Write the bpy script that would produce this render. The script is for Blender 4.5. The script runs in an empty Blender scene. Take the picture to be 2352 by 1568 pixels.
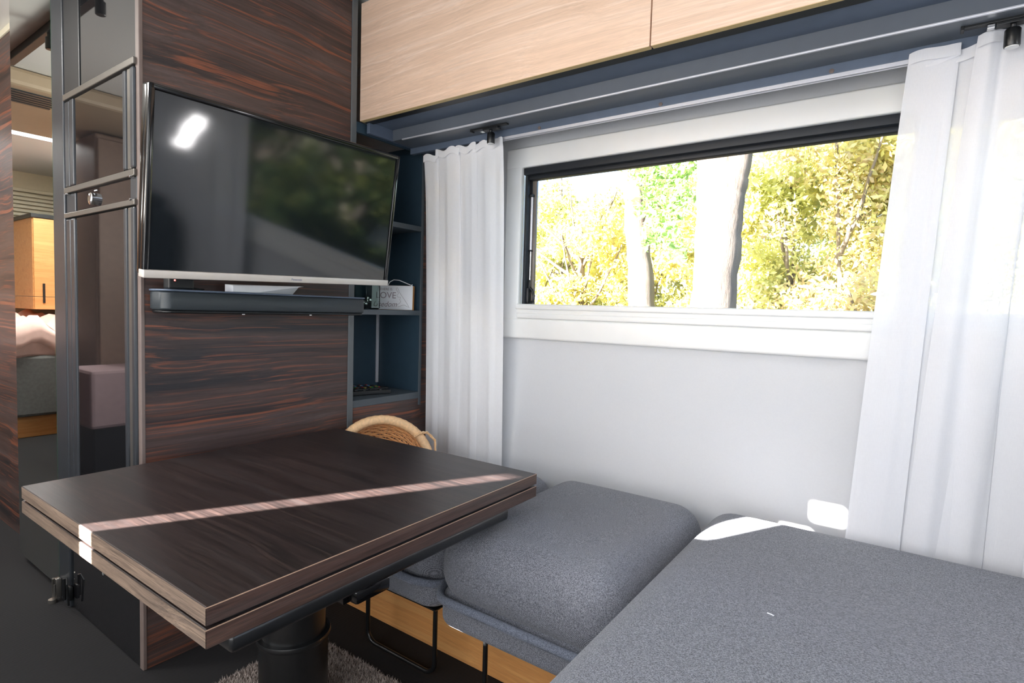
import bpy, bmesh, math, random
import numpy as np
from mathutils import Vector, Matrix
random.seed(7); RNG = np.random.default_rng(7)
SC = bpy.context.scene
COL = SC.collection
PI = math.pi

# ------------------------------------------------------------------ camera
CR = ((0.8148628230187309, 0.5789214847104601, 0.02912892381433006),
      (0.056002902515125935, -0.028610818526231457, -0.9980205889525229),
      (-0.576942158774886, 0.8148811788254137, -0.05573517582531343))
cam = bpy.data.cameras.new('camera'); camo = bpy.data.objects.new('camera', cam); COL.objects.link(camo)
cam.sensor_width = 36; cam.lens = 1288.99 / 2352 * 36; cam.clip_start = .02; cam.clip_end = 200
m = Matrix.Identity(4)
for i in range(3):
    m[i][0] = CR[0][i]; m[i][1] = -CR[1][i]; m[i][2] = -CR[2][i]
m[2][3] = 1.0
camo.matrix_world = m
SC.camera = camo

# ------------------------------------------------------------------ world, sun, daylight, added fill lamps, exposure
w = bpy.data.worlds.new('sky'); SC.world = w; w.use_nodes = True
nt = w.node_tree; bg = nt.nodes['Background']
sky = nt.nodes.new('ShaderNodeTexSky'); sky.sky_type = 'NISHITA'; sky.sun_disc = False
sky.sun_elevation = math.radians(22); sky.sun_rotation = math.radians(207)
nt.links.new(sky.outputs[0], bg.inputs[0]); bg.inputs[1].default_value = 3.6
SUN_D = Vector((.4604, .8877, -.404)).normalized()
sl = bpy.data.lights.new('sun', 'SUN'); sl.energy = 190; sl.angle = math.radians(.53); sl.color = (1, .965, .93)
so = bpy.data.objects.new('sun', sl); COL.objects.link(so)
so.rotation_euler = SUN_D.to_track_quat('-Z', 'Y').to_euler()

def area(name, loc, direction, sx, sy, energy, color=(1, 1, 1)):
    l = bpy.data.lights.new(name, 'AREA'); l.shape = 'RECTANGLE'; l.size = sx; l.size_y = sy
    l.energy = energy; l.color = color
    o = bpy.data.objects.new(name, l); COL.objects.link(o); o.location = loc
    o.rotation_euler = Vector(direction).to_track_quat('-Z', 'Y').to_euler()
    return o
area('front_window_daylight', (1.96, .55, 1.33), (-1, 0, -.05), 1.25, .55, 15, (.96, .97, 1))
area('side_fill', (-.8, -.64, 1.2), (0, 1, .0), 2.6, .95, 30, (.97, .98, 1))  # added broad fill lamp just inside the side wall, not a window
area('low_side_fill', (-.5, -.64, .62), (0, 1, .4), 2.2, .5, 20, (.97, .98, 1))  # added low fill to brighten the wall strip above the window frame
area('front_ceiling_fill', (.55, .75, 2.06), (0, 0, -1), .6, .5, 8, (.95, .97, 1))  # added overhead fill under the closed ceiling, no fitting here
area('rear_hatch_daylight', (-4.75, -.05, 2.11), (0, 0, -1), .45, .45, 45, (1, .97, .92))
area('corridor_fill', (-2.9, -.63, 1.45), (-.25, 1, .5), .9, .45, 26, (1, .98, .94))  # added fill to brighten the ceiling seen in the mirror, no window here
area('middle_ceiling_fill', (-2.5, -.25, 2.06), (0, 0, -1), .4, .4, 20, (1, .97, .93))  # added overhead fill to lift the mirror and fridge reflections, no fitting here

SC.view_settings.view_transform = 'Standard'; SC.view_settings.look = 'None'
SC.view_settings.gamma = 1; SC.view_settings.use_curve_mapping = False
SC.view_settings.exposure = 0.0
SC.cycles.use_denoising = True
SC.cycles.max_bounces = 12; SC.cycles.diffuse_bounces = 6; SC.cycles.transparent_max_bounces = 24
SC.cycles.sample_clamp_indirect = 8; SC.cycles.caustics_reflective = False; SC.cycles.caustics_refractive = False

# ------------------------------------------------------------------ materials
def srgb(r, g, b):
    f = lambda c: (c / 255 / 12.92) if c / 255 <= .04045 else ((c / 255 + .055) / 1.055) ** 2.4
    return (f(r), f(g), f(b), 1)

class NT:
    def __init__(s, name):
        s.m = bpy.data.materials.new(name); s.m.use_nodes = True; s.t = s.m.node_tree
        s.b = s.t.nodes['Principled BSDF']; s.out = s.t.nodes['Material Output']
    def n(s, typ, **kw):
        o = s.t.nodes.new(typ)
        for k, v in kw.items():
            if k in ('_in',):
                for kk, vv in v.items(): o.inputs[kk].default_value = vv
            else: setattr(o, k, v)
        return o
    def l(s, a, b): s.t.links.new(a, b)
    def coords(s, scale=(1, 1, 1), rot=(0, 0, 0), kind='Object'):
        tc = s.n('ShaderNodeTexCoord'); mp = s.n('ShaderNodeMapping'); mp.inputs['Scale'].default_value = scale
        mp.inputs['Rotation'].default_value = rot
        s.l(tc.outputs[kind], mp.inputs[0]); return mp.outputs[0]
    def noise(s, vec, scale, detail=3, rough=.5, dist=0):
        o = s.n('ShaderNodeTexNoise'); o.inputs['Scale'].default_value = scale; o.inputs['Detail'].default_value = detail
        o.inputs['Roughness'].default_value = rough; o.inputs['Distortion'].default_value = dist
        s.l(vec, o.inputs['Vector']); return o.outputs['Fac']
    def ramp(s, fac, stops):
        o = s.n('ShaderNodeValToRGB'); e = o.color_ramp.elements
        while len(e) < len(stops): e.new(.5)
        for k, (p, c) in enumerate(stops): e[k].position = p; e[k].color = c
        s.l(fac, o.inputs[0]); return o.outputs[0]
    def mix(s, fac, a, b, blend='MIX'):
        o = s.n('ShaderNodeMix', data_type='RGBA', blend_type=blend)
        if hasattr(fac, 'is_output'): s.l(fac, o.inputs[0])
        else: o.inputs[0].default_value = fac
        for v, k in ((a, 6), (b, 7)):
            if hasattr(v, 'is_output'): s.l(v, o.inputs[k])
            else: o.inputs[k].default_value = v
        return o.outputs[2]
    def bump(s, h, strength=.2, dist=.001):
        o = s.n('ShaderNodeBump'); o.inputs['Strength'].default_value = strength; o.inputs['Distance'].default_value = dist
        s.l(h, o.inputs['Height']); s.l(o.outputs[0], s.b.inputs['Normal'])

def plain(name, col, rough=.5, metal=0, spec=.5, var=.06, nscale=30, bump=0):
    t = NT(name); v = t.coords(); f = t.noise(v, nscale, 4)
    c2 = tuple(min(1, x * (1 + var)) for x in col[:3]) + (1,); c1 = tuple(x * (1 - var) for x in col[:3]) + (1,)
    t.l(t.ramp(f, [(.3, c1), (.7, c2)]), t.b.inputs['Base Color'])
    t.b.inputs['Roughness'].default_value = rough; t.b.inputs['Metallic'].default_value = metal
    t.b.inputs['Specular IOR Level'].default_value = spec
    if bump: t.bump(t.noise(v, nscale * 12, 2), bump)
    return t.m

def wood(name, axis, c_dark, c_mid, c_streak, c_gray, rough=.42, streak=.62, gs=1.0, fc=.5, mc=.72):
    """long-grained laminate: bands, streaks and fine pores along one axis"""
    t = NT(name)
    sc = lambda a, b: tuple(a if i == axis else b for i in range(3))
    v0 = t.coords(sc(.9, 2.0)); warp = t.noise(v0, 1.6, 2, .5, .3)
    tc = t.n('ShaderNodeTexCoord'); add = t.n('ShaderNodeVectorMath', operation='ADD')
    scl = t.n('ShaderNodeVectorMath', operation='SCALE'); scl.inputs['Scale'].default_value = .07
    t.l(warp, scl.inputs[0]); t.l(tc.outputs['Object'], add.inputs[0]); t.l(scl.outputs[0], add.inputs[1])
    def mp(s_): o = t.n('ShaderNodeMapping'); o.inputs['Scale'].default_value = s_; t.l(add.outputs[0], o.inputs[0]); return o.outputs[0]
    band = t.noise(mp(sc(.32 * gs, 11 * gs)), 1.5, 5, .62)
    strk = t.noise(mp(sc(.30 * gs, 26 * gs)), 1.7, 3, .55)
    med = t.noise(mp(sc(1.2, 70)), 2.0, 3, .6)
    fine = t.noise(mp(sc(9, 420)), 2.0, 3, .6)
    base = t.ramp(band, [(.34, c_dark), (.48, c_mid), (.66, c_gray)])
    sk = t.ramp(strk, [(streak, (0, 0, 0, 1)), (streak + .05, (.7, .7, .7, 1))])
    c = t.mix(sk, base, c_streak)
    st2 = t.noise(mp(sc(.7, 75)), 1.9, 2, .5); s2 = t.ramp(st2, [(.55, (0, 0, 0, 1)), (.66, (.5, .5, .5, 1))]); c = t.mix(s2, c, c_streak)
    mr = t.ramp(med, [(.34, (mc, mc, mc, 1)), (.6, (1, 1, 1, 1))]); c = t.mix(1.0, c, mr, 'MULTIPLY')
    fr = t.ramp(fine, [(.35, (.5, .5, .5, 1)), (.6, (1, 1, 1, 1))])
    c = t.mix(fc, c, fr, 'MULTIPLY')
    t.l(c, t.b.inputs['Base Color']); t.b.inputs['Roughness'].default_value = rough
    t.bump(fine, .12, .0006)
    return t.m

D1, D2, D3, D4 = srgb(40, 38, 41), srgb(74, 58, 54), srgb(150, 86, 58), srgb(92, 78, 75)
M = {}
M['ebony_y'] = wood('ebony_laminate_y', 1, D1, D2, D3, D4, streak=.60)
M['ebony_x'] = wood('ebony_laminate_x', 0, D1, D2, D3, D4, streak=.60)
T1, T2, T3, T4 = srgb(32, 25, 24), srgb(46, 35, 33), srgb(62, 48, 44), srgb(52, 45, 44)
M['table_x'] = wood('table_laminate_x', 0, T1, T2, T3, T4, rough=.38, streak=.56, gs=1.8, fc=.9, mc=.6)
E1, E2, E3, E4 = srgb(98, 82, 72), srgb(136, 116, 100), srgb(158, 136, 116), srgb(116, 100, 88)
M['edge_x'] = wood('table_edge_x', 0, E1, E2, E3, E4, rough=.4, gs=2.5, fc=.9, mc=.62)  # lighter copy of the edging; light on that side is put into the colour
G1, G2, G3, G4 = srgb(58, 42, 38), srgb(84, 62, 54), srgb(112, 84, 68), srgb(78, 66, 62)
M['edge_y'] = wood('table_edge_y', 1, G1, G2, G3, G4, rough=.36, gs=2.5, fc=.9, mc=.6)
O1, O2, O3, O4 = srgb(222, 190, 164), srgb(230, 198, 172), srgb(240, 214, 194), srgb(236, 206, 182)
M['oak_x'] = wood('light_oak_x', 0, O1, O2, O3, O4, rough=.45, streak=.58, gs=.8, fc=.22, mc=.90)
M['oak_y'] = wood('light_oak_y', 1, srgb(196, 134, 76), srgb(214, 152, 92), srgb(222, 164, 104), srgb(206, 146, 86), rough=.45, streak=.56, fc=.25, mc=.9)
M['oak_base'] = wood('bench_oak_x', 0, srgb(206, 140, 78), srgb(220, 156, 92), srgb(228, 170, 106), srgb(212, 150, 88), rough=.5, streak=.56, fc=.25, mc=.9)
M['oak_edge'] = plain('oak_edge_band', srgb(206, 180, 128), .5)
M['slate'] = plain('slate_blue_panel', srgb(92, 104, 122), .45, var=.05)
M['slate_dark'] = plain('slate_shelf_panel', srgb(46, 66, 80), .5, var=.05)
M['post_grey'] = plain('grey_post', srgb(92, 97, 99), .35, var=.03)
M['shelf_edge'] = plain('grey_shelf_board', srgb(76, 84, 90), .4, var=.03)
M['grey_rail'] = plain('grey_panel', srgb(96, 102, 110), .35, var=.03)
M['white_wall'] = plain('white_wall_covering', srgb(209, 210, 212), .75, var=.012, nscale=220, bump=.12)
M['white_frame'] = plain('white_window_plastic', srgb(240, 240, 238), .38, var=.008)
M['ceiling'] = plain('ceiling_lining', srgb(214, 212, 206), .8, var=.01, nscale=200, bump=.1)
M['cream'] = plain('cream_plastic', srgb(222, 214, 190), .5, var=.02)
M['tan'] = plain('tan_plastic', srgb(176, 156, 130), .5, var=.02)
M['black'] = plain('black_plastic', srgb(22, 24, 26), .4, var=.1)
M['black_gloss'] = plain('black_gloss_plastic', srgb(12, 12, 13), .12, var=.1)
M['black_metal'] = plain('black_coated_metal', srgb(20, 21, 22), .32, var=.1, spec=.6)
M['chrome'] = plain('chrome', (.75, .75, .76, 1), .16, 1, var=.02)
M['alu'] = plain('aluminium_profile', srgb(226, 226, 232), .4, .45, var=.02)
M['frame_steel'] = plain('dark_frame_metal', srgb(120, 116, 110), .34, .75, var=.04)
M['frame_dark'] = plain('dark_frame_profile', srgb(54, 57, 61), .35, .3, var=.05)
M['silver_bar'] = plain('champagne_silver_bar', srgb(196, 188, 180), .42, .25, var=.02)
M['bar'] = plain('soundbar_grille', srgb(50, 56, 60), .5, var=.05, nscale=400)
M['seal'] = plain('rubber_seal', srgb(28, 32, 38), .55)
M['band'] = plain('brown_edge_band', srgb(112, 98, 92), .4)
M['brass_line'] = plain('light_edge_line', srgb(176, 146, 124), .32, .2)
M['white_plain'] = plain('white_card', srgb(232, 234, 238), .6, var=.01)
M['sign_wood'] = plain('sign_wood', srgb(206, 150, 90), .6)
M['ink'] = plain('grey_ink', srgb(150, 140, 146), .8)
M['logo_ink'] = plain('bezel_lettering', srgb(128, 130, 150), .5)
M['green_edge'] = plain('green_glass_edge', srgb(30, 92, 62), .15)
M['gasket'] = plain('tinted_acrylic_edge', srgb(120, 112, 104), .25)
M['wicker'] = plain('wicker_cane', srgb(226, 168, 110), .5, var=.18, nscale=90, bump=.3)
M['wicker_rim'] = plain('wicker_rim_cane', srgb(238, 196, 148), .45, var=.12, nscale=120, bump=.3)
M['pinkcloth'] = plain('pink_bedding', srgb(236, 200, 188), .8, var=.08, nscale=14)
M['mauve'] = plain('mauve_cover', srgb(200, 172, 174), .7, var=.05)
M['bedgrey'] = plain('grey_mattress_cover', srgb(104, 106, 104), .6, var=.12, nscale=50)
M['brown_cab'] = plain('brown_cabinet', srgb(140, 116, 100), .5, var=.08)
M['dark_fabric'] = plain('anthracite_backrest', srgb(44, 48, 54), .85, var=.15, nscale=300)
M['soil'] = plain('autumn_grass', srgb(58, 54, 34), .9, var=.3, nscale=3)
M['red_led'] = NT('red_indicator').m
_t = M['red_led'].node_tree.nodes['Principled BSDF']; _t.inputs['Emission Color'].default_value = (1, .05, .03, 1); _t.inputs['Emission Strength'].default_value = 4
for nm, c in (('btn_red', (190, 30, 30)), ('btn_green', (40, 170, 80)), ('btn_yellow', (220, 200, 60)), ('btn_blue', (80, 140, 200)), ('btn_white', (210, 215, 220))):
    M[nm] = plain('button_' + nm[4:], srgb(*c), .5)

def glossy_black(name, ior, rough, base=(.008, .008, .009, 1)):
    t = NT(name); v = t.coords(); f = t.noise(v, 4, 2)
    t.l(t.ramp(f, [(0, base), (1, tuple(x * 1.3 for x in base[:3]) + (1,))]), t.b.inputs['Base Color'])
    t.b.inputs['Roughness'].default_value = rough; t.b.inputs['IOR'].default_value = ior
    return t.m
M['fridge_glass'] = glossy_black('black_door_glass', 2.3, .03)
M['tv_screen'] = glossy_black('tv_screen_panel', 1.75, .07, (.006, .008, .010, 1))
t = NT('mirror_glass'); v = t.coords(); f = t.noise(v, 3, 1)
t.l(t.ramp(f, [(0, (.80, .84, .80, 1)), (1, (.82, .86, .82, 1))]), t.b.inputs['Base Color'])
t.b.inputs['Metallic'].default_value = 1; t.b.inputs['Roughness'].default_value = .012; M['mirror'] = t.m

def woven(name, ca, cb, scale, bump=.6, tilt=0.0):
    t = NT(name); v = t.coords(rot=(0, 0, tilt))
    sep = t.n('ShaderNodeSeparateXYZ'); t.l(v, sep.inputs[0])
    wob = t.noise(v, 90, 2)
    def s(expr_out, k):
        a = t.n('ShaderNodeMath', operation='MULTIPLY_ADD'); t.l(expr_out, a.inputs[0]); a.inputs[1].default_value = k
        b = t.n('ShaderNodeMath', operation='MULTIPLY'); t.l(wob, b.inputs[0]); b.inputs[1].default_value = 3.0
        t.l(b.outputs[0], a.inputs[2])
        c = t.n('ShaderNodeMath', operation='SINE'); t.l(a.outputs[0], c.inputs[0]); return c.outputs[0]
    yz = t.n('ShaderNodeMath', operation='ADD'); t.l(sep.outputs[1], yz.inputs[0]); t.l(sep.outputs[2], yz.inputs[1])
    sx, sy = s(sep.outputs[0], scale), s(yz.outputs[0], scale)
    tot = t.n('ShaderNodeMath', operation='MULTIPLY'); t.l(sx, tot.inputs[0]); t.l(sy, tot.inputs[1])
    big = t.noise(v, 420, 2, .7)
    k = t.n('ShaderNodeMath', operation='MULTIPLY_ADD'); t.l(tot.outputs[0], k.inputs[0]); k.inputs[1].default_value = .22; t.l(big, k.inputs[2])
    t.l(t.ramp(k.outputs[0], [(.30, ca), (.72, cb)]), t.b.inputs['Base Color'])
    t.b.inputs['Roughness'].default_value = .95; t.b.inputs['Specular IOR Level'].default_value = .15
    t.b.inputs['Sheen Weight'].default_value = .15
    t.bump(k.outputs[0], bump, .0012)
    return t.m
M['fabric'] = woven('grey_woven_upholstery', srgb(66, 68, 75), srgb(152, 154, 162), 1900)
M['piping'] = woven('grey_piping_fabric', srgb(70, 75, 86), srgb(138, 144, 158), 2600, tilt=.78)

t = NT('ribbed_vinyl_floor'); v = t.coords(rot=(0, 0, .5)); wv = t.n('ShaderNodeTexWave'); wv.inputs['Scale'].default_value = 55
wv.inputs['Distortion'].default_value = 2; wv.inputs['Detail'].default_value = 2; t.l(v, wv.inputs['Vector'])
t.l(t.ramp(wv.outputs['Fac'], [(.2, srgb(26, 26, 28)), (.9, srgb(46, 45, 45))]), t.b.inputs['Base Color']); t.b.inputs['Roughness'].default_value = .8; t.b.inputs['Specular IOR Level'].default_value = .2
t.bump(wv.outputs['Fac'], .3, .001); M['floor'] = t.m

def sheer(name, trans, col):
    t = NT(name); t.t.nodes.remove(t.b)
    v = t.coords(); wv = t.noise(t.coords((700, 700, 60)), 1.0, 3, .7); wh = t.noise(t.coords((40, 40, 900)), 1.0, 2, .7)
    c = t.mix(.35, t.ramp(wv, [(.3, tuple(x * .96 for x in col[:3]) + (1,)), (.7, col)]), t.ramp(wh, [(.3, (.94, .94, .95, 1)), (.7, (1, 1, 1, 1))]), 'MULTIPLY')
    d = t.n('ShaderNodeBsdfDiffuse'); tl = t.n('ShaderNodeBsdfTranslucent'); tp = t.n('ShaderNodeBsdfTransparent')
    t.l(c, d.inputs[0]); t.l(c, tl.inputs[0])
    m1 = t.n('ShaderNodeMixShader'); m1.inputs[0].default_value = .18; t.l(d.outputs[0], m1.inputs[1]); t.l(tl.outputs[0], m1.inputs[2])
    m2 = t.n('ShaderNodeMixShader'); m2.inputs[0].default_value = trans; t.l(m1.outputs[0], m2.inputs[1]); t.l(tp.outputs[0], m2.inputs[2])
    t.l(m2.outputs[0], t.out.inputs[0]); return t.m
M['sheer_left'] = sheer('dense_brightened_voile', .04, (.99, .99, 1, 1))  # whiter, denser copy of the same voile; missing brightness is put into the colour
M['sheer'] = sheer('sheer_white_voile', .12, (.90, .905, .93, 1))

def pane_mat(name, tint):
    t = NT(name); t.t.nodes.remove(t.b)
    tp = t.n('ShaderNodeBsdfTransparent'); tp.inputs[0].default_value = tint
    g = t.n('ShaderNodeBsdfGlossy'); g.inputs['Roughness'].default_value = .02
    fr = t.n('ShaderNodeFresnel'); fr.inputs[0].default_value = 1.18
    mx = t.n('ShaderNodeMixShader'); t.l(fr.outputs[0], mx.inputs[0]); t.l(tp.outputs[0], mx.inputs[1]); t.l(g.outputs[0], mx.inputs[2])
    t.l(mx.outputs[0], t.out.inputs[0]); return t.m
M['pane'] = pane_mat('tinted_acrylic_pane', (.50, .505, .51, 1))
M['jar'] = pane_mat('clear_jar_glass', (.86, .92, .90, 1))

def leafmat(name, stops, trans=.45):
    t = NT(name); t.t.nodes.remove(t.b)
    gi = t.n('ShaderNodeNewGeometry'); v = t.coords(); big = t.noise(v, .9, 2)
    mth = t.n('ShaderNodeMath', operation='MULTIPLY_ADD'); t.l(gi.outputs['Random Per Island'], mth.inputs[0]); mth.inputs[1].default_value = .6
    m2 = t.n('ShaderNodeMath', operation='MULTIPLY'); t.l(big, m2.inputs[0]); m2.inputs[1].default_value = .5; t.l(m2.outputs[0], mth.inputs[2])
    c = t.ramp(mth.outputs[0], stops)
    d = t.n('ShaderNodeBsdfDiffuse'); tl = t.n('ShaderNodeBsdfTranslucent'); t.l(c, d.inputs[0]); t.l(c, tl.inputs[0])
    m1 = t.n('ShaderNodeMixShader'); m1.inputs[0].default_value = trans; t.l(d.outputs[0], m1.inputs[1]); t.l(tl.outputs[0], m1.inputs[2])
    t.l(m1.outputs[0], t.out.inputs[0]); return t.m
M['leaf_yellow'] = leafmat('yellow_green_leaves', [(.15, (0.365, 0.384, 0.151, 1)), (.45, (0.608, 0.607, 0.216, 1)), (.7, (0.729, 0.708, 0.367, 1)), (.9, (0.587, 0.668, 0.345, 1))], .5)
M['leaf_green'] = leafmat('green_leaves', [(.15, (0.228, 0.365, 0.144, 1)), (.5, (0.400, 0.567, 0.216, 1)), (.9, (0.590, 0.708, 0.408, 1))], .5)
M['leaf_gold'] = leafmat('golden_leaves', [(.15, (0.426, 0.405, 0.183, 1)), (.45, (0.709, 0.647, 0.238, 1)), (.8, (0.810, 0.749, 0.410, 1))], .5)
M['leaf_dark'] = leafmat('dark_green_leaves', [(.15, (.012, .022, .010, 1)), (.55, (.035, .06, .02, 1)), (.92, (.12, .12, .03, 1))], .25)  # darkened so the television's reflection reads dim; the shade is in the colour
M['leaf_red'] = leafmat('reddish_leaves', [(.15, (0.457, 0.356, 0.218, 1)), (.5, (0.685, 0.580, 0.353, 1)), (.9, (0.704, 0.735, 0.302, 1))], .5)
t = NT('pale_bark'); v = t.coords((1, 1, .22)); f = t.noise(v, 26, 6, .7); v2 = t.noise(t.coords(), 2.2, 3)
c = t.mix(.5, t.ramp(f, [(.3, srgb(84, 74, 66)), (.65, srgb(136, 124, 112))]), t.ramp(v2, [(.3, srgb(104, 92, 82)), (.7, srgb(150, 138, 126))]))
t.l(c, t.b.inputs['Base Color']); t.b.inputs['Roughness'].default_value = .9; t.bump(f, .7, .02); M['bark'] = t.m

# ------------------------------------------------------------------ geometry helpers
def box(bm, x0, x1, y0, y1, z0, z1, bev=0, seg=2):
    b2 = bmesh.new(); bmesh.ops.create_cube(b2, size=1)
    bmesh.ops.scale(b2, vec=(x1 - x0, y1 - y0, z1 - z0), verts=b2.verts)
    bmesh.ops.translate(b2, vec=((x0 + x1) / 2, (y0 + y1) / 2, (z0 + z1) / 2), verts=b2.verts)
    if bev: bmesh.ops.bevel(b2, geom=b2.edges[:], offset=min(bev, .45 * min(x1 - x0, y1 - y0, z1 - z0)), segments=seg, affect='EDGES', profile=.5)
    me = bpy.data.meshes.new('tmp'); b2.to_mesh(me); b2.free(); bm.from_mesh(me); bpy.data.meshes.remove(me)

def tube(bm, pts, r, n=10, cyc=False):
    pts = [Vector(p) for p in pts]; N = len(pts); rings = []
    rr = r if isinstance(r, (list, tuple)) else [r] * N
    up = None
    for i, p in enumerate(pts):
        a = pts[(i - 1) % N] if (cyc or i > 0) else p; b = pts[(i + 1) % N] if (cyc or i < N - 1) else p
        d = (b - a).normalized()
        if up is None:
            up = Vector((0, 0, 1)) if abs(d.z) < .9 else Vector((1, 0, 0))
        u = (up - d * up.dot(d)).normalized(); v_ = d.cross(u); up = u
        rings.append([bm.verts.new(p + (u * math.cos(2 * PI * k / n) + v_ * math.sin(2 * PI * k / n)) * rr[i]) for k in range(n)])
    for i in range(N if cyc else N - 1):
        A, B = rings[i], rings[(i + 1) % N]
        for k in range(n): bm.faces.new((A[k], A[(k + 1) % n], B[(k + 1) % n], B[k]))
    if not cyc:
        bm.faces.new(rings[0][::-1]); bm.faces.new(rings[-1])

def lathe(bm, prof, cx, cy, n=40):
    rings = [[bm.verts.new((cx + r * math.cos(2 * PI * k / n), cy + r * math.sin(2 * PI * k / n), z)) for k in range(n)] for r, z in prof]
    for A, B in zip(rings, rings[1:]):
        for k in range(n): bm.faces.new((A[k], A[(k + 1) % n], B[(k + 1) % n], B[k]))
    bm.faces.new(rings[0][::-1]); bm.faces.new(rings[-1])

def rbox(bm, x0, x1, y0, y1, z0, z1, r, n=14, puff=0.0, rx=None):
    """soft rounded block (cushion); r = (rx, ry, rz) corner radii, puff swells the top"""
    b2 = bmesh.new(); bmesh.ops.create_cube(b2, size=2)
    bmesh.ops.subdivide_edges(b2, edges=b2.edges[:], cuts=n, use_grid_fill=True)
    if not isinstance(r, (tuple, list)): r = (r, r, r)
    h = ((x1 - x0) / 2, (y1 - y0) / 2, (z1 - z0) / 2); c = ((x0 + x1) / 2, (y0 + y1) / 2, (z0 + z1) / 2)
    def remap(t, hh, rr):                                   # more rows near the edges
        s = math.copysign(1, t); a = abs(t); k = .45
        return s * (a / k * (hh - rr)) if a < k else s * ((hh - rr) + (a - k) / (1 - k) * rr)
    for v in b2.verts:
        p = [remap(v.co[i], h[i], r[i]) for i in range(3)]
        q = [max(-(h[i] - r[i]), min(h[i] - r[i], p[i])) for i in range(3)]
        d = [(p[i] - q[i]) / r[i] for i in range(3)]; L = math.sqrt(sum(x * x for x in d))
        if L > 1e-6:
            mx = max(abs(x) for x in d); d = [x / L * mx for x in d]
        p = [q[i] + d[i] * r[i] for i in range(3)]
        if puff:
            f = (1 - (p[0] / h[0]) ** 2) * (1 - (p[1] / h[1]) ** 2)
            p[2] += puff * f * (1 if p[2] > 0 else 0)
        v.co = [p[i] + c[i] for i in range(3)]
    me = bpy.data.meshes.new('tmp'); b2.to_mesh(me); b2.free(); bm.from_mesh(me); bpy.data.meshes.remove(me)

def obj(name, bm, mat, parent=None, smooth=False, angle=40):
    bmesh.ops.recalc_face_normals(bm, faces=bm.faces[:])
    me = bpy.data.meshes.new(name); bm.to_mesh(me); bm.free()
    o = bpy.data.objects.new(name, me); COL.objects.link(o)
    if mat: me.materials.append(M[mat] if isinstance(mat, str) else mat)
    root = parent
    if parent is not None:
        o.parent = parent
        off = Vector((0, 0, 0)); q = parent
        while q is not None: off += q.location; q = q.parent
        if not parent.get('_local') and not (parent.parent and parent.parent.get('_local')):
            me.transform(Matrix.Translation(-off))
    if smooth:
        me.polygons.foreach_set('use_smooth', [True] * len(me.polygons))
        me.update(); me.set_sharp_from_angle(angle=math.radians(angle)) if hasattr(me, 'set_sharp_from_angle') else None
    return o

def bx(name, mat, parent, x0, x1, y0, y1, z0, z1, bev=.001, **k):
    bm = bmesh.new(); box(bm, x0, x1, y0, y1, z0, z1, bev); return obj(name, bm, mat, parent, **k)

def thing(name, label, cat, loc=(0, 0, 0), group=None):
    o = bpy.data.objects.new(name, None); COL.objects.link(o); o.location = loc; o.empty_display_size = .05
    o['label'] = label; o['category'] = cat
    if group: o['group'] = group
    return o
def tag(o, label, cat, group=None):
    o['label'] = label; o['category'] = cat
    if group: o['group'] = group
    return o
def struct(o, label=None):
    o['kind'] = 'structure'
    if label: o['label'] = label
    return o

def grid_wall(bm, axis, p0, p1, u0, u1, v0, v1, holes):
    """slab normal to axis (0=x,1=y,2=z) between p0..p1 with rectangular holes (u0,u1,v0,v1)"""
    us = sorted({u0, u1, *[h[0] for h in holes], *[h[1] for h in holes]}); vs = sorted({v0, v1, *[h[2] for h in holes], *[h[3] for h in holes]})
    inh = lambda a, b: any(h[0] < a < h[1] and h[2] < b < h[3] for h in holes)
    for a0, a1 in zip(us, us[1:]):
        run = None
        for b0, b1 in list(zip(vs, vs[1:])) + [(None, None)]:
            solid = b0 is not None and not inh((a0 + a1) / 2, (b0 + b1) / 2)
            if solid: run = (run[0], b1) if run else (b0, b1)
            elif run:
                lo, hi = run; run = None
                if axis == 0: box(bm, p0, p1, a0, a1, lo, hi)
                elif axis == 1: box(bm, a0, a1, p0, p1, lo, hi)
                else: box(bm, a0, a1, lo, hi, p0, p1)

def text_mesh(name, body, size, mat, parent, loc, mat3, shear=0, extrude=.0004, spacing=1.0):
    cu = bpy.data.curves.new(name, 'FONT'); cu.body = body; cu.size = size; cu.shear = shear; cu.extrude = extrude; cu.align_x = 'CENTER'; cu.space_character = spacing
    tmp = bpy.data.objects.new('tmp', cu); COL.objects.link(tmp)
    dg = bpy.context.evaluated_depsgraph_get(); me = bpy.data.meshes.new_from_object(tmp.evaluated_get(dg))
    bpy.data.objects.remove(tmp)
    me.transform(Matrix.Translation(loc) @ mat3.to_4x4()); me.name = name
    o = bpy.data.objects.new(name, me); COL.objects.link(o); me.materials.clear(); me.materials.append(M[mat]); o.parent = parent
    if parent and not parent.get('_local'): me.transform(Matrix.Translation(-parent.location))
    return o

# ------------------------------------------------------------------ setting
P = -1.634      # plane of the TV panel
W = 1.72        # window wall
XR, XF, YL, ZC = -6.4, 1.9, -.65, 2.08
FY = .633       # plane of the fridge front
bm = bmesh.new(); box(bm, XR, XF, YL, W, -.03, 0); struct(obj('floor', bm, 'floor'), 'dark grey ribbed vinyl floor')
bm = bmesh.new(); grid_wall(bm, 2, ZC, ZC + .03, XR - .03, XF + .03, YL - .03, W + .03, [(-.48, -.29, -.29, .15), (-4.97, -4.52, -.27, .18)])  # front opening added so a sunbeam lands on the right curtain
struct(obj('ceiling', bm, 'ceiling'))
bm = bmesh.new(); grid_wall(bm, 1, W, W + .03, XR, XF, -.03, ZC, [(-1.195, .255, 1.005, 1.53)]); struct(obj('wall_right', bm, 'white_wall'), 'white side wall below and around the window')
bm = bmesh.new(); grid_wall(bm, 1, YL - .03, YL, XR, XF, -.03, ZC, [(-1.95, -1.15, .9, 1.65)]); struct(obj('wall_left', bm, 'white_wall'))
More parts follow.
